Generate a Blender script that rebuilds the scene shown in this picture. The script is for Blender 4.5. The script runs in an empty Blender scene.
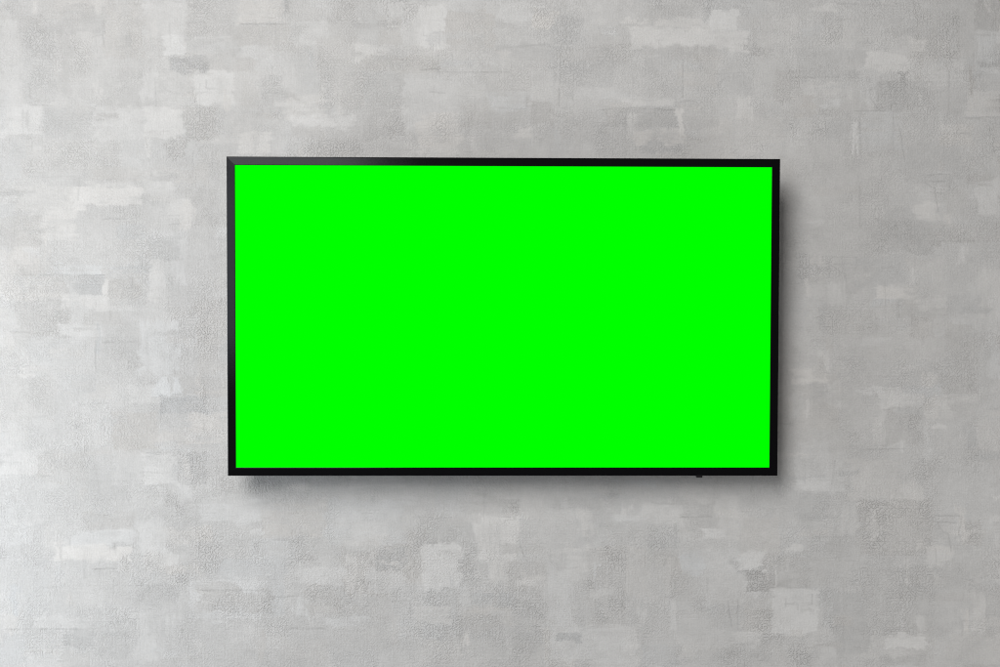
import bpy, bmesh, math
import numpy as np
from mathutils import Vector, Matrix, Euler

S = bpy.context.scene
COL = S.collection
RNG = np.random.default_rng(11)

# ------------------------------------------------------------------ helpers
def obj(name, me, mat=None, parent=None):
    o = bpy.data.objects.new(name, me)
    if mat: me.materials.append(mat)
    COL.objects.link(o)
    if parent: o.parent = parent
    return o

def bm_mesh(name, bm, smooth=False):
    bmesh.ops.recalc_face_normals(bm, faces=bm.faces)
    me = bpy.data.meshes.new(name)
    bm.to_mesh(me); bm.free()
    for p in me.polygons: p.use_smooth = smooth
    return me

def add_box(bm, x0, x1, y0, y1, z0, z1, bevel=0.0, seg=2):
    r = bmesh.ops.create_cube(bm, size=1.0)
    for v in r['verts']:
        v.co = Vector(((x0+x1)/2+v.co.x*(x1-x0), (y0+y1)/2+v.co.y*(y1-y0), (z0+z1)/2+v.co.z*(z1-z0)))
    if bevel:
        es = list({e for v in r['verts'] for e in v.link_edges})
        bmesh.ops.bevel(bm, geom=es, offset=bevel, segments=seg, affect='EDGES', profile=0.5)

def new_mat(name):
    m = bpy.data.materials.new(name); m.use_nodes = True
    nt = m.node_tree
    return m, nt, nt.nodes['Principled BSDF']

# ------------------------------------------------------------------ camera
F_PX, PITCH, ROLL, DIST = 1200.0, math.radians(1.2), math.radians(0.2), 2.21
FW = np.array([0, math.cos(PITCH), math.sin(PITCH)])
R0 = np.array([1.0, 0, 0]); U0 = np.cross(R0, FW)
RT = math.cos(ROLL)*R0 + math.sin(ROLL)*U0
UP = -math.sin(ROLL)*R0 + math.cos(ROLL)*U0
D = DIST*math.cos(PITCH)
CAM = np.array([0.0, -D, 1.5 - D*math.tan(PITCH)])
cd = bpy.data.cameras.new('camera')
cam = bpy.data.objects.new('camera', cd); COL.objects.link(cam)
cd.sensor_width = 36.0; cd.lens = F_PX*36.0/1000.0
cd.clip_start = 0.05; cd.clip_end = 100
M = Matrix(((RT[0], UP[0], -FW[0], CAM[0]), (RT[1], UP[1], -FW[1], CAM[1]), (RT[2], UP[2], -FW[2], CAM[2]), (0, 0, 0, 1)))
cam.matrix_world = M
S.camera = cam

# ------------------------------------------------------------------ plaster wall
# The decor is laid out on a sheet whose unit is 1.843 mm; (u, v) run right and down over the wall.
# patch: u0 v0 u1 v1 tone rough   (tone > 0 pale coat, < 0 dark coat; rough = crackled finish)
PATCHES = """
7 0 57 36 -.5 .6;58 5 106 33 -.6 .3;106 0 145 57 -.2 1;145 0 187 37 .3 0;187 0 233 37 -.3 .8;163 36 187 56 1.0 0;187 38 240 56 -.5 .1
169 55 208 72 -.9 1;206 53 240 70 -.5 .8;166 73 194 90 0 0;194 71 235 106 .9 .1;22 30 53 105 -.2 1;62 36 71 98 -.5 0;118 70 158 106 -.5 .7
143 70 158 100 .4 .3;96 82 100 107 .7 0;0 105 43 135 .7 .1;43 110 92 140 -.4 .4;93 108 149 140 .4 0;146 110 184 139 .9 0;184 106 216 140 -.3 1
165 141 188 160 -.4 1;25 140 120 172 -.1 1;84 181 142 196 .5 0;66 187 142 206 1 0;14 186 72 210 .3 .1;93 167 140 182 -.4 .4;144 173 175 200 .6 0
165 200 192 215 .5 0;187 190 216 227 -.3 1;146 203 168 222 -.2 .2;120 224 144 239 -.3 .3;146 238 178 260 -.5 .8;0 217 42 245 -.4 .5;19 265 48 276 -.5 .2
55 266 102 275 .6 .1;72 277 104 295 -.9 .8;24 277 65 299 .2 .8;108 277 140 299 -.6 .6;103 279 110 295 .9 0;149 260 167 302 .5 0;175 262 186 285 .6 .1
168 288 200 304 -.3 .2;62 295 110 310 .6 .2;58 324 101 336 .6 .1;103 323 139 360 -.4 .6;139 321 178 374 .5 0;197 300 227 374 -.1 1;155 378 180 396 1 0
180 377 229 396 -.5 .2;161 396 206 414 -.7 1;188 414 232 443 .6 .1;62 374 94 394 -.3 .5;36 343 58 360 -.3 .4;56 396 63 442 -.4 0;113 413 158 449 -.4 .4
0 448 45 475 .5 .1;40 452 88 485 -.3 .3;115 452 146 483 .3 0;144 455 177 485 .9 0;178 452 206 486 -.4 1;163 486 178 508 -.6 .8;84 513 135 530 -.5 .4
72 531 134 546 .5 0;53 545 130 560 1 0;137 520 166 553 .6 0;163 553 185 565 .6 0;139 584 178 606 -.5 .8;178 545 220 584 -.2 1;197 582 240 610 -.4 .8
63 630 94 648 -.9 .8;33 617 92 628 .5 .1;99 632 129 658 -.5 .5;137 612 158 660 .4 0;165 615 180 635 .6 .1;198 590 274 612 -.4 .9;231 628 284 650 .4 .6
0 635 28 667 -.3 .4;28 648 62 667 .4 .1;0 500 30 545 .2 .5;0 560 48 612 -.1 .4;0 20 20 100 .2 .3;0 140 22 180 -.1 .3;0 250 20 300 .3 .4;0 330 30 440 .1 .6
240 0 283 23 .3 .2;238 24 290 46 -.5 .1;272 43 294 85 .3 0;290 26 300 48 -.3 .6;236 57 255 72 -.5 .2;243 82 258 106 -.3 .1;258 74 285 118 -.2 .7
286 94 325 118 .4 0;289 115 354 127 .9 0;240 132 272 154 .8 .1;318 36 363 108 -.15 1;330 0 358 36 -.2 .8;358 5 382 48 -.15 .3;382 17 402 46 -.5 .1;354 43 387 60 .6 .3
363 55 440 72 -.5 .8;416 5 446 47 .9 0;366 74 404 139 -.7 .6;404 79 460 130 .2 0;417 122 460 154 .5 .6;446 12 494 50 -.4 .4;498 0 530 20 .4 0
532 9 556 31 .6 .8;554 17 585 45 -.4 .8;496 46 547 60 -.7 0;549 46 615 86 -.6 .6;530 70 556 101 .2 0;530 101 553 125 -.8 .1;553 112 577 127 -.4 .5
487 91 528 110 .3 .3;462 106 490 128 -.6 .5;474 70 491 82 -.5 .5;516 124 534 137 .6 0;418 113 462 150 .5 .6;585 24 632 45 -.15 0;634 28 714 45 1 0
632 43 660 51 .7 0;653 19 710 29 .6 0;709 10 738 30 .9 0;713 30 748 50 .8 0;650 5 694 18 -.4 .4;646 47 716 72 -.4 .2;590 60 615 72 -.5 .3;560 44 630 62 -.3 .6
747 18 776 58 -.3 1;716 74 750 94 -.3 .8;572 88 630 100 .3 .1;618 98 675 108 .7 .1;605 109 676 127 -.8 .9;676 110 682 139 .9 0;682 103 718 130 -.5 .3
635 128 680 143 .7 .1;738 97 752 120 .6 .2;773 70 800 103 -.4 .9;560 110 604 150 .1 .9;690 132 760 155 .1 .2;760 15 798 48 .2 .2;815 2 836 12 .7 0;818 28 866 48 .2 1
800 48 866 82 -.55 .3;866 53 909 72 .9 .2;873 72 909 110 -.6 1;846 91 875 110 -.2 0;863 70 875 103 .5 .8;909 38 964 60 0 1;909 38 926 50 .8 .2
909 60 964 82 .5 .7;914 0 960 38 -.3 .8;960 0 976 58 -.3 0;974 0 1000 36 -.9 .7;976 36 1000 60 .6 .6;938 89 964 113 -.5 0;909 89 938 108 -.4 .7
966 91 1000 118 .4 0;791 94 815 115 -.4 .5;825 120 849 142 -.3 .2;860 120 900 150 .1 0;978 175 1000 215 .9 .1;916 202 938 221 .7 0;942 214 952 224 .6 .2
875 221 933 252 -.5 .6;928 224 1000 243 -.3 .8;945 190 969 216 -.4 .1;957 248 966 264 .7 .1;825 284 844 305 .7 0;878 286 918 300 .8 .1;906 269 916 284 .7 .1
902 300 918 317 -.5 .1;856 257 904 286 -.3 .2;918 296 947 317 .4 .2;798 255 830 284 -.1 1;945 327 974 350 -.5 .6;986 296 1000 340 .6 .6;830 310 875 334 -.2 .8
791 369 827 383 .8 .1;815 352 828 369 .6 .2;809 383 827 400 -.6 .1;827 383 840 405 .4 .2;877 390 921 407 .8 .2;884 408 921 443 -.6 1;873 419 883 443 .5 .5
900 441 904 450 .7 0;921 374 938 417 .7 .8;942 374 976 395 -.4 .9;938 395 976 417 .5 .4;952 400 978 417 -.5 .1;966 426 980 446 -.7 .1;932 426 946 430 .9 0
978 419 1000 450 .3 .1;952 340 978 374 -.5 .6;990 340 1000 376 .5 .3;794 474 842 491 .7 .2;796 491 830 520 -.5 .8;830 455 846 494 .4 .2;850 460 900 500 .1 .1
838 508 858 536 .5 .1;858 500 932 555 -.4 1;814 522 838 537 .2 .3;786 547 803 553 .9 0;760 555 812 590 -.5 .8;817 560 850 588 -.1 .2;737 552 763 572 1 0
745 572 792 591 -.9 1;772 589 819 634 .9 .1;834 593 867 654 -.7 .1;863 566 935 634 -.4 1;928 545 952 567 .7 .1;962 520 985 545 -.4 .8;992 516 1000 548 .7 .1
885 634 928 649 1 0;918 617 926 630 .6 0;914 649 930 667 -.4 0;968 594 986 632 .6 .5;760 634 808 667 -.2 1;820 632 836 660 .4 .3;940 560 1000 590 -.2 .9
641 503 690 526 .4 0;680 500 718 535 -.4 .5;648 524 678 548 -.2 .8;646 550 678 567 -.2 .3;679 550 704 574 .3 0;672 574 706 615 -.2 .7;671 600 676 628 .7 0
600 580 626 625 -.2 1;600 626 638 650 .6 .2;680 618 735 645 .1 0;732 630 758 645 .6 .1;710 603 742 630 -.35 .4;744 610 772 630 -.2 .8;706 575 744 603 .1 0
460 500 520 515 -.7 .8;476 516 518 560 .8 .5;417 517 474 544 -.5 .9;422 544 460 590 .9 .2;460 545 476 590 -.3 .8;489 560 506 583 .4 0;506 562 545 594 -.3 .8
553 500 600 510 -.6 .3;575 512 606 550 -.3 .1;578 512 592 536 .6 .2;545 567 570 625 .4 0;587 548 626 625 -.3 1;551 626 625 660 .5 .1;513 600 540 652 -.4 .8
458 615 506 660 -.3 .9;412 605 450 622 .4 0;615 516 642 524 .5 .1;200 500 270 522 .6 .2;262 503 322 537 -.15 .1;250 538 300 565 .2 1;325 500 404 545 .2 .6
373 549 405 570 -.6 .9;346 555 373 596 .6 .9;298 567 344 584 .6 .2;306 584 340 615 -.4 1;296 596 306 616 .6 .2;368 571 404 590 .4 .2;340 615 400 650 -.2 .4
282 640 330 667 -.1 .2;420 640 460 667 .1 .6;640 645 680 667 -.2 .7
"""
# fine cracks and trowel ridges: "d" dark crack, "w" pale ridge, then the points
CRACKS = """
d 24 275 104 275;d 72 329 100 329;d 7 629 95 629;d 289 628 325 628;d 240 24 290 24;d 496 50 520 46 545 44;d 602 109 640 108 675 110;d 795 77 840 77
d 855 111 891 111 891 103;d 923 174 950 174 949 190;d 925 181 946 181;d 925 182 931 187 935 188 938 210;d 832 257 857 257 855 275;d 834 264 852 264;d 833 266 840 272 845 273 847 290
d 935 516 962 516 959 535;d 937 522 957 523;d 938 524 944 533 949 534 951 552;d 860 450 904 449;d 812 537 858 537;d 652 503 680 504;d 518 535 522 550 530 567;d 411 601 411 622
d 282 629 325 629;d 94 569 115 569;d 103 219 125 219;d 197 93 220 93;d 206 80 206 88 226 90;d 218 84 222 84 222 96;d 785 604 798 604 798 610;d 786 598 786 606;d 812 594 812 604;d 826 594 824 606
d 192 426 206 430;d 204 422 204 432;d 216 424 216 434;d 186 22 205 22;d 113 4 140 4;d 420 70 440 68;d 438 55 438 72;d 440 72 510 72;d 430 92 445 93;d 499 109 527 109 527 94
d 559 88 559 106;d 573 90 573 100;d 718 85 724 78 745 76;d 680 102 712 100;d 716 74 745 73;d 683 60 683 98;d 860 187 860 228;d 949 70 949 112;d 966 118 1000 117;d 928 241 975 241;d 940 577 972 580
d 30 88 30 105 50 105;d 155 78 156 106;d 126 37 126 58;d 103 34 92 38;d 103 20 105 33;d 103 30 104 46;d 55 263 55 275;d 58 263 58 274;d 10 332 30 332;d 96 341 96 373;d 103 342 137 342;d 188 350 189 362
d 110 310 110 320;d 345 549 345 562;d 273 540 300 538;d 420 543 436 543 445 541;d 262 598 300 596;d 200 590 270 591;d 728 602 732 628;d 738 600 738 630;d 662 555 668 556 664 566;d 672 552 677 554 677 562
d 676 524 676 548;d 680 517 712 517;d 812 560 850 556;d 870 98 880 112;d 836 20 850 19;d 838 4 890 5;d 700 60 690 52;d 900 130 905 160;d 893 112 893 150;d 860 112 861 158;d 835 460 832 485
w 145 110 184 139;w 186 38 232 37;w 923 173 950 173;w 832 256 857 256;w 0 105 40 104 56 103;w 58 331 66 327 101 327;w 551 626 580 625 625 626;w 410 588 436 592 475 592;w 476 560 500 557;w 194 110 204 106 212 108
w 420 543 426 542;w 866 72 909 71;w 909 60 964 60;w 600 626 624 627;w 938 396 976 395;w 965 77 1000 79;w 634 46 714 40;w 498 20 525 20;w 772 634 785 630 792 628;w 868 425 880 448;w 890 448 903 441;w 780 553 803 553
w 53 560 130 553;w 66 206 142 199;w 146 138 184 139;w 371 549 402 550;w 615 522 642 516;w 205 449 212 454 222 448
"""

def vnoise(shape, step, sx=1.0, sy=1.0):
    """smooth value noise in 0..1; step = feature size in sheet units on a grid of spacing 1"""
    h, w = shape
    gy, gx = max(2, int(h/(step*sy))+3), max(2, int(w/(step*sx))+3)
    g = RNG.random((gy, gx))
    y = np.arange(h)/(step*sy); x = np.arange(w)/(step*sx)
    yi = y.astype(int); xi = x.astype(int)
    fy = y-yi; fx = x-xi
    fy = (fy*fy*(3-2*fy))[:, None]; fx = (fx*fx*(3-2*fx))[None, :]
    a = g[np.ix_(yi, xi)]; b = g[np.ix_(yi, xi+1)]; c = g[np.ix_(yi+1, xi)]; d = g[np.ix_(yi+1, xi+1)]
    return (a*(1-fx)+b*fx)*(1-fy)+(c*(1-fx)+d*fx)*fy

def fbm(shape, step, octs=3, sx=1.0, sy=1.0):
    s = 0; t = 0
    for k in range(octs):
        a = 0.55**k; s = s + a*vnoise(shape, max(1.0, step/2**k), sx, sy); t += a
    return s/t

def sstep(e0, e1, x):
    t = np.clip((x-e0)/(e1-e0), 0, 1); return t*t*(3-2*t)

MU, MV = 420, 330                       # wall beyond the decor list on each side
HH, WW = 667+2*MV, 1000+2*MU
tone = np.zeros((HH, WW)); rough = np.full((HH, WW), .45); height = np.zeros((HH, WW)); warm = np.zeros((HH, WW)); crack = np.zeros((HH, WW))

EDGE1 = fbm((HH, WW), 9, 4)-.5
EDGE2 = fbm((HH, WW), 9, 4)-.5
EDGE3 = fbm((HH, WW), 26, 2)
DRYH = fbm((HH, WW), 5, 3, 4.0, .5)     # brush fibres along u
DRYV = fbm((HH, WW), 5, 3, .5, 4.0)     # and along v
BLOT = fbm((HH, WW), 16, 4)

def coat(u0, v0, u1, v1, t, r, hgt=None):
    """one trowelled coat: ragged edge, dry-brush gaps, own tone, finish and thickness"""
    a0, a1 = int(max(0, v0+MV-8)), int(min(HH, v1+MV+8)); b0, b1 = int(max(0, u0+MU-8)), int(min(WW, u1+MU+8))
    if a1-a0 < 2 or b1-b0 < 2: return
    sl = (slice(a0, a1), slice(b0, b1))
    vv, uu = np.mgrid[a0:a1, b0:b1].astype(float); vv -= MV; uu -= MU
    cu, cv, hu, hv = (u0+u1)/2, (v0+v1)/2, (u1-u0)/2, (v1-v0)/2
    sk = RNG.uniform(-.05, .05); du = uu-cu; dv = vv-cv - sk*(uu-cu)
    fib = DRYH if hu > hv else DRYV
    jag = RNG.uniform(4, 11)
    dist = np.minimum(hu-np.abs(du + EDGE1[sl]*jag*1.6), hv-np.abs(dv + EDGE2[sl]*jag*1.2)) + (fib[sl]-.5)*8
    t *= .88 if t < 0 else 1.05
    soft = RNG.uniform(.8, 1.6) + 5.5*np.clip(EDGE3[sl]-.43, 0, 1)      # crisp here, feathered there
    a = sstep(-soft, soft, dist)
    # paint thins out towards one side of the stroke
    ang = RNG.uniform(0, 2*math.pi); g = np.clip((math.cos(ang)*du/hu + math.sin(ang)*dv/hv)*.5+.5, 0, 1)
    cover = np.clip(1.12 - g*RNG.uniform(.15, .75) + (fib[sl]-.5)*1.5 + (BLOT[sl]-.5)*1.25 + .3*max(0, abs(t)-.6)/.4, 0.05, 1)
    al = a*cover
    tone[sl] = tone[sl]*(1-al*.8) + t*al
    rough[sl] = rough[sl]*(1-a) + r*a
    warm[sl] = warm[sl]*(1-al*.7) + RNG.normal(.15, .6)*al
    hh = RNG.uniform(.4, 1.0)*(1 if t > 0 else -.7) if hgt is None else hgt
    height[sl] = height[sl]*(1-a*.6) + a*hh*.6
    return

def line(pts, kind, amt=1.0):
    for (x0, y0), (x1, y1) in zip(pts[:-1], pts[1:]):
        n = int(max(abs(x1-x0), abs(y1-y0))*1.5)+2
        for k in range(n):
            t = k/(n-1); x = x0+(x1-x0)*t; y = y0+(y1-y0)*t
            i, j = int(round(y+MV)), int(round(x+MU))
            if not (2 <= i < HH-2 and 2 <= j < WW-2): continue
            x += (EDGE1[i, j])*2.2; y += (EDGE2[i, j])*2.2
            w = np.clip(.25+1.5*(BLOT[i, j]-.3), .1, 1)*amt
            i0, j0 = int(y+MV), int(x+MU); fy = y+MV-i0; fx = x+MU-j0
            for di, wy in ((0, 1-fy), (1, fy)):
                for dj, wx in ((0, 1-fx), (1, fx)):
                    q = wx*wy*w
                    if kind == 'd': crack[i0+di, j0+dj] = max(crack[i0+di, j0+dj], q)
                    else:
                        height[i0+di, j0+dj] += q*.5; tone[i0+di, j0+dj] = max(tone[i0+di, j0+dj], q*.8)

# underlying uneven grounds
def scatter(n, area, smin, smax, amp, skip=None):
    for _ in range(n):
        u = RNG.uniform(area[0], area[2]); v = RNG.uniform(area[1], area[3])
        w = RNG.uniform(smin, smax); h = RNG.uniform(smin, smax)*.75
        if RNG.random() < .3: h *= .45
        if skip and skip(u, v): continue
        coat(u-w/2, v-h/2, u+w/2, v+h/2, RNG.normal(0, amp), float(RNG.random() < .45)*RNG.uniform(.5, 1)+.05)
scatter(900, (-MU, -MV, 1000+MU, 667+MV), 25, 80, .28)
infr = lambda u, v: -10 < u < 1010 and -10 < v < 677 and not (255 < u < 755 and 185 < v < 450)
scatter(900, (-MU, -MV, 1000+MU, 667+MV), 18, 60, .55, infr)
for row in PATCHES.replace('\n', ';').split(';'):
    q = row.split()
    if len(q) == 6: coat(*[float(x) for x in q])
for row in CRACKS.replace('\n', ';').split(';'):
    q = row.split()
    if len(q) >= 5:
        p = [float(x) for x in q[1:]]; pts = list(zip(p[0::2], p[1::2]))
        if q[0] == 'w' and pts[0] == (145., 110.): pts = [(146, 110), (184, 111)]
        line(pts, q[0])
# thin overlapping dry strokes, laid along or across
for _ in range(1500):
    u = RNG.uniform(-MU, 1000+MU); v = RNG.uniform(-MV, 667+MV); L = RNG.uniform(10, 45); w = RNG.uniform(2.5, 9)
    if RNG.random() < .6: coat(u, v, u+L, v+w, RNG.normal(.05, .4), RNG.uniform(.1, .8), RNG.uniform(-.4, .8))
    else: coat(u, v, u+w, v+L*.8, RNG.normal(.05, .4), RNG.uniform(.1, .8), RNG.uniform(-.4, .8))
# many more short hairline cracks and trowel nicks, horizontal or vertical
for _ in range(3200):
    u = RNG.uniform(-MU+5, 1000+MU-5); v = RNG.uniform(-MV+5, 667+MV-5); L = RNG.uniform(3, 9)+RNG.exponential(6)
    if RNG.random() < .5: pts = [(u, v), (u+L, v+RNG.uniform(-1, 1))]
    else: pts = [(u, v), (u+RNG.uniform(-1, 1), v+L)]
    line(pts, 'd' if RNG.random() < .72 else 'w', RNG.uniform(.15, .8))
crack *= .7

tone += (BLOT-.5)*.75 + (fbm((HH, WW), 5, 2)-.5)*.45 + (fbm((HH, WW), 60, 3)-.5)*.7 + (fbm((HH, WW), 30, 4, 1.6, .8)-.5)*.6 + (DRYH-.5)*.18 + (DRYV-.5)*.18
# crackled finish: worm-like wrinkles where the coat is rough
def worm(step):
    n = fbm((HH, WW), step, 2); return 1-np.clip(np.abs(n-.5)*7.5, 0, 1)
wr = worm(4.2)*.85 + worm(7)*.4
height = height + (fbm((HH, WW), 7, 3)-.5)*.8
fine = (vnoise((HH, WW), 1.6)-.5)
rn = fbm((HH, WW), 24, 4)
rough = np.clip((rough*.55+.28)*np.clip(.1+2.2*(rn-.2), 0, 1.6), 0, 1.1)
wrinkle = rough*wr + .12*fine

# sheet position of each grid line: fine where the decor list is, wide at the far margins
def axis(m, n):
    a = np.arange(0, m-60, 4); b = np.arange(m-60, m+n+60); c = np.arange(m+n+60, n+2*m, 4)
    return np.concatenate([a, b, c])
au, av = axis(MU, 1000), axis(MV, 667)
ix = np.ix_(av, au)
U, V = np.meshgrid(au-MU+.0, av-MV+.0)
# where each sheet point lies on the wall plane y = 0 (the paper was hung with a hair of stretch, so follow the survey)
ray = FW[None, None, :]*F_PX + RT[None, None, :]*(U-500)[..., None] + UP[None, None, :]*(333.5-V)[..., None]
tt = D/ray[..., 1]
X = CAM[0]+ray[..., 0]*tt; Z = CAM[2]+ray[..., 2]*tt
Hh = height[ix]*.00030 + wrinkle[ix]*.00032 - crack[ix]*.0005
ny, nx = X.shape
co = np.stack([X, -Hh, Z], -1).reshape(-1, 3).astype(np.float32)
idx = np.arange(ny*nx).reshape(ny, nx)
quad = np.stack([idx[:-1, :-1], idx[1:, :-1], idx[1:, 1:], idx[:-1, 1:]], -1).reshape(-1, 4)
# the slab behind the decorated face
e0 = ny*nx
back = np.array([[X[0, 0], .12, Z[0, 0]], [X[0, -1], .12, Z[0, -1]], [X[-1, -1], .12, Z[-1, -1]], [X[-1, 0], .12, Z[-1, 0]]], np.float32)
top = list(idx[0, :]); right = list(idx[:, -1]); bot = list(idx[-1, ::-1]); left = list(idx[::-1, 0])
polys_extra = [top + [e0+1, e0], right + [e0+2, e0+1], bot + [e0+3, e0+2], left + [e0, e0+3], [e0, e0+1, e0+2, e0+3]]
nq = len(quad)
loops = np.concatenate([quad.ravel()] + [np.array(p) for p in polys_extra]).astype(np.int32)
starts = np.concatenate([np.arange(nq)*4, nq*4+np.cumsum([0]+[len(p) for p in polys_extra[:-1]])]).astype(np.int32)
totals = np.concatenate([np.full(nq, 4), [len(p) for p in polys_extra]]).astype(np.int32)
me = bpy.data.meshes.new('wall')
me.vertices.add(e0+4); me.vertices.foreach_set('co', np.concatenate([co, back]).ravel())
me.loops.add(len(loops)); me.loops.foreach_set('vertex_index', loops)
me.polygons.add(len(starts)); me.polygons.foreach_set('loop_start', starts)
try: me.polygons.foreach_set('loop_total', totals)
except Exception: pass
sm = np.ones(len(starts), bool); sm[nq:] = False
me.polygons.foreach_set('use_smooth', sm)
me.update(calc_edges=True)
for nm, arr in (('coat_tone', tone), ('coat_rough', rough), ('coat_warm', warm), ('crack', crack)):
    at = me.attributes.new(nm, 'FLOAT', 'POINT')
    at.data.foreach_set('value', np.concatenate([arr[ix].ravel(), np.zeros(4)]).astype(np.float32))

def attr(nt, nm):
    n = nt.nodes.new('ShaderNodeAttribute'); n.attribute_name = nm; return n.outputs['Fac']
def math_n(nt, op, a, b=None, c=None, clamp=False):
    n = nt.nodes.new('ShaderNodeMath'); n.operation = op; n.use_clamp = clamp
    for k, x in enumerate((a, b, c)):
        if x is None: continue
        if isinstance(x, (int, float)): n.inputs[k].default_value = x
        else: nt.links.new(x, n.inputs[k])
    return n.outputs[0]
def noise_n(nt, vec, scale, detail=2, rough_=.5, stretch=None):
    if stretch:
        mp = nt.nodes.new('ShaderNodeMapping'); mp.inputs['Scale'].default_value = stretch
        nt.links.new(vec, mp.inputs['Vector']); vec = mp.outputs[0]
    n = nt.nodes.new('ShaderNodeTexNoise'); n.inputs['Scale'].default_value = scale; n.inputs['Detail'].default_value = detail
    n.inputs['Roughness'].default_value = rough_
    nt.links.new(vec, n.inputs['Vector']); return n.outputs['Fac']

WALL, nt, bs = new_mat('trowelled_plaster')
tc = nt.nodes.new('ShaderNodeTexCoord').outputs['Object']
t_ = attr(nt, 'coat_tone'); r_ = attr(nt, 'coat_rough'); w_ = attr(nt, 'coat_warm'); c_ = attr(nt, 'crack')
hline = noise_n(nt, tc, 1, 3, .6, (60, 60, 700))
vline = noise_n(nt, tc, 1, 3, .6, (700, 60, 60))
grain = noise_n(nt, tc, 330, 2, .6)
f1 = math_n(nt, 'ADD', hline, vline); f1 = math_n(nt, 'MULTIPLY', math_n(nt, 'SUBTRACT', f1, 1.0), 1.1)
g1 = math_n(nt, 'MULTIPLY', math_n(nt, 'SUBTRACT', grain, .5), 1.5)
tn = math_n(nt, 'ADD', t_, math_n(nt, 'ADD', f1, g1))
wn = noise_n(nt, tc, 165, 1, .5)
ridge = math_n(nt, 'SUBTRACT', 1.0, math_n(nt, 'MULTIPLY', math_n(nt, 'ABSOLUTE', math_n(nt, 'SUBTRACT', wn, .5)), 11.0), clamp=True)
tn = math_n(nt, 'SUBTRACT', tn, math_n(nt, 'MULTIPLY', math_n(nt, 'MULTIPLY', ridge, r_), .85))   # the printed vein in each wrinkle
TONE_K = .14
val = math_n(nt, 'MULTIPLY', math_n(nt, 'ADD', math_n(nt, 'MULTIPLY', tn, TONE_K), 1.0), .44)
val = math_n(nt, 'MULTIPLY', val, math_n(nt, 'SUBTRACT', 1.0, math_n(nt, 'MULTIPLY', c_, .45)))
cc = nt.nodes.new('ShaderNodeCombineColor')
wm = math_n(nt, 'MULTIPLY', w_, .009)
nt.links.new(math_n(nt, 'MULTIPLY', val, math_n(nt, 'ADD', wm, 1.005)), cc.inputs[0])
nt.links.new(val, cc.inputs[1])
nt.links.new(math_n(nt, 'MULTIPLY', val, math_n(nt, 'SUBTRACT', .986, wm)), cc.inputs[2])
nt.links.new(cc.outputs[0], bs.inputs['Base Color'])
bs.inputs['Roughness'].default_value = .8
bs.inputs['Specular IOR Level'].default_value = .25
hgt = math_n(nt, 'ADD', math_n(nt, 'MULTIPLY', math_n(nt, 'MULTIPLY', ridge, r_), .5), math_n(nt, 'ADD', math_n(nt, 'MULTIPLY', grain, .22), math_n(nt, 'MULTIPLY', math_n(nt, 'ADD', hline, vline), .3)))
bp = nt.nodes.new('ShaderNodeBump'); bp.inputs['Strength'].default_value = 1.0; bp.inputs['Distance'].default_value = .0012
nt.links.new(hgt, bp.inputs['Height']); nt.links.new(bp.outputs[0], bs.inputs['Normal'])
wall = obj('wall', me, WALL)
wall['kind'] = 'structure'
wall['label'] = 'grey trowelled plaster wall with pale and dark square brush patches behind the television'
wall['category'] = 'wall'

# ------------------------------------------------------------------ television
W, H = .978, .563747
tv = bpy.data.objects.new('television', None); COL.objects.link(tv)
tv.empty_display_size = .2
tv.location = (.00714458, -.08487267, 1.52684368)
tv.rotation_euler = Euler((.04853997, -.00195355, .01714071), 'XYZ')
tv['label'] = 'black framed flat television with a plain green screen hung on the grey wall'
tv['category'] = 'television'

BW = .0150                                        # frame width
PL, nt, bs = new_mat('black_satin_plastic')
tc = nt.nodes.new('ShaderNodeTexCoord').outputs['Object']
sm_ = noise_n(nt, tc, 9, 4, .6); fg = noise_n(nt, tc, 900, 2, .5)
bs.inputs['Base Color'].default_value = (.0038, .0038, .0043, 1)
nt.links.new(math_n(nt, 'ADD', .08, math_n(nt, 'MULTIPLY', sm_, .12)), bs.inputs['Roughness'])
bs.inputs['Specular IOR Level'].default_value = .085
bs.inputs['Specular Tint'].default_value = (.88, .92, 1.0, 1)
bp = nt.nodes.new('ShaderNodeBump'); bp.inputs['Strength'].default_value = .08; bp.inputs['Distance'].default_value = .0002
nt.links.new(fg, bp.inputs['Height']); nt.links.new(bp.outputs[0], bs.inputs['Normal'])

DK, nt, bs = new_mat('black_matt_plastic')
tc = nt.nodes.new('ShaderNodeTexCoord').outputs['Object']
bs.inputs['Base Color'].default_value = (.006, .006, .0065, 1); bs.inputs['Roughness'].default_value = .6; bs.inputs['Specular IOR Level'].default_value = .2
bp = nt.nodes.new('ShaderNodeBump'); bp.inputs['Strength'].default_value = .2; bp.inputs['Distance'].default_value = .0003
nt.links.new(noise_n(nt, tc, 600, 2), bp.inputs['Height']); nt.links.new(bp.outputs[0], bs.inputs['Normal'])

SC, nt, bs = new_mat('lit_green_screen')
bs.inputs['Base Color'].default_value = (0, 0, 0, 1); bs.inputs['Roughness'].default_value = 1
bs.inputs['Specular IOR Level'].default_value = 0
bs.inputs['Emission Color'].default_value = (0, 1, 0, 1); bs.inputs['Emission Strength'].default_value = 1.0

ST, nt, bs = new_mat('painted_steel')
tc = nt.nodes.new('ShaderNodeTexCoord').outputs['Object']
bs.inputs['Base Color'].default_value = (.02, .02, .02, 1); bs.inputs['Metallic'].default_value = .3
nt.links.new(math_n(nt, 'ADD', .35, math_n(nt, 'MULTIPLY', noise_n(nt, tc, 40, 3), .2)), bs.inputs['Roughness'])

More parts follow.
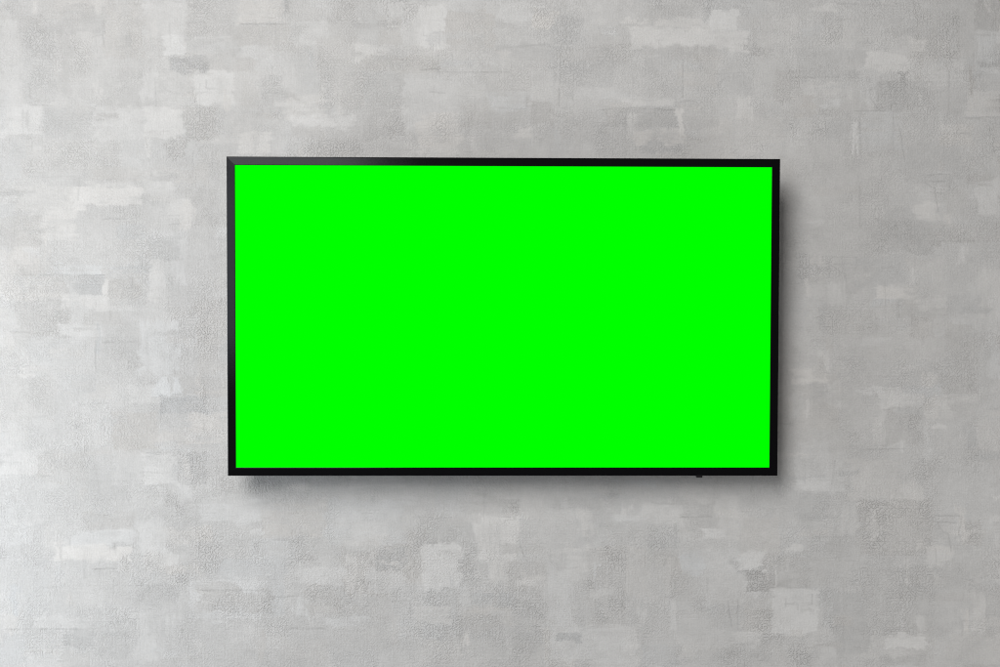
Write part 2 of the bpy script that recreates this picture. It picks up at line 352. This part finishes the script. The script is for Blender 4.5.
# bezel: a ring swept round the screen; profile is (inset from the outer edge, y) with the front towards -y
prof = [(.0016, .0120), (.0002, .0110), (.0, .0014), (.0004, .0004), (.0012, .0000), (.0080, -.0003), (BW-.0008, -.0006), (BW-.0001, -.0004), (BW, .0000), (BW, .0012)]
bm = bmesh.new(); rings = []
for ins, y in prof:
    x, z = W/2-ins, H/2-ins
    rings.append([bm.verts.new(p) for p in ((-x, y, z), (x, y, z), (x, y, -z), (-x, y, -z))])
for a, b in zip(rings[:-1], rings[1:]):
    for k in range(4):
        bm.faces.new((a[k], a[(k+1) % 4], b[(k+1) % 4], b[k]))
bezel = obj('bezel', bm_mesh('bezel', bm), PL, tv)

bm = bmesh.new(); x, z = W/2-BW+.0005, H/2-BW+.0005
add_box(bm, -x, x, .0004, .0035, -z, z)
obj('screen', bm_mesh('screen', bm), SC, tv)

# rear shell of the thin panel, then the deeper electronics housing low on the back
bm = bmesh.new(); x, z = W/2-.0025, H/2-.0025
add_box(bm, -x, x, .0050, .0135, -z, z, .002)
shell = obj('back_cover', bm_mesh('back_cover', bm), DK, tv)
bm = bmesh.new()
fr = [(-.36, -.19), (.36, -.19), (.36, .16), (-.36, .16)]
v0 = [bm.verts.new((a, .0136, b)) for a, b in fr]
v1 = [bm.verts.new((a*.93, .0360, b*.90)) for a, b in fr]
bm.faces.new(v1); bm.faces.new(v0[::-1])
for k in range(4): bm.faces.new((v0[k], v0[(k+1) % 4], v1[(k+1) % 4], v1[k]))
obj('housing', bm_mesh('housing', bm), DK, shell)

# infrared receiver under the lower frame
bm = bmesh.new()
add_box(bm, .3440, .3545, -.0004, .0090, -H/2-.0034, -H/2+.0010, .0008)
obj('remote_sensor', bm_mesh('remote_sensor', bm), DK, tv)

# tilting bracket between the housing and the wall (world coordinates, then handed to the television)
bpy.context.view_layer.update()
bm = bmesh.new()
add_box(bm, -.21, .21, -.0060, -.0008, 1.45, 1.49, .001)
add_box(bm, -.21, .21, -.0060, -.0008, 1.58, 1.62, .001)
for s in (-1, 1):
    add_box(bm, s*.16-.018, s*.16+.018, -.0080, -.0050, 1.44, 1.63, .001)
    add_box(bm, s*.16-.012, s*.16+.012, -.0490, -.0070, 1.50, 1.60, .001)
br = bm_mesh('wall_bracket', bm); br.transform(tv.matrix_world.inverted())
obj('wall_bracket', br, ST, tv)

# ------------------------------------------------------------------ light
def area(name, loc, target, sx, sy, power, color):
    l = bpy.data.lights.new(name, 'AREA'); l.shape = 'RECTANGLE'; l.size = sx; l.size_y = sy
    l.energy = power; l.color = color
    o = bpy.data.objects.new(name, l); COL.objects.link(o)
    o.location = loc
    d = Vector(target)-Vector(loc); o.rotation_euler = d.to_track_quat('-Z', 'Y').to_euler()
    return o
area('room_light', (-1.1, -2.9, 3.0), (0, 0, 1.4), 1.55, 2.1, 126, (1.0, .98, .96))
area('rear_window_light', (-1.2, -3.0, 1.56), (0, 0, 1.5), .65, .75, 10, (.9, .95, 1.0))
area('right_fill_light', (2.0, -1.4, .5), (.6, 0, .7), .9, .9, 15, (1.0, .975, .95))  # added fill lamp, low right, brightening the right and bottom of the wall
area('window_light', (-1.75, -.6, 1.05), (-.7, 0, 1.05), .8, 1.0, 20, (.89, .945, 1.0))

wd = bpy.data.worlds.new('World'); S.world = wd; wd.use_nodes = True
bg = wd.node_tree.nodes['Background']; bg.inputs[0].default_value = (1.0, .97, .94, 1); bg.inputs[1].default_value = .012

S.view_settings.view_transform = 'Standard'; S.view_settings.look = 'None'
S.view_settings.exposure = 0; S.view_settings.gamma = 1
S.view_settings.use_curve_mapping = False
S.render.engine = 'CYCLES'
S.cycles.filter_width = 1.1
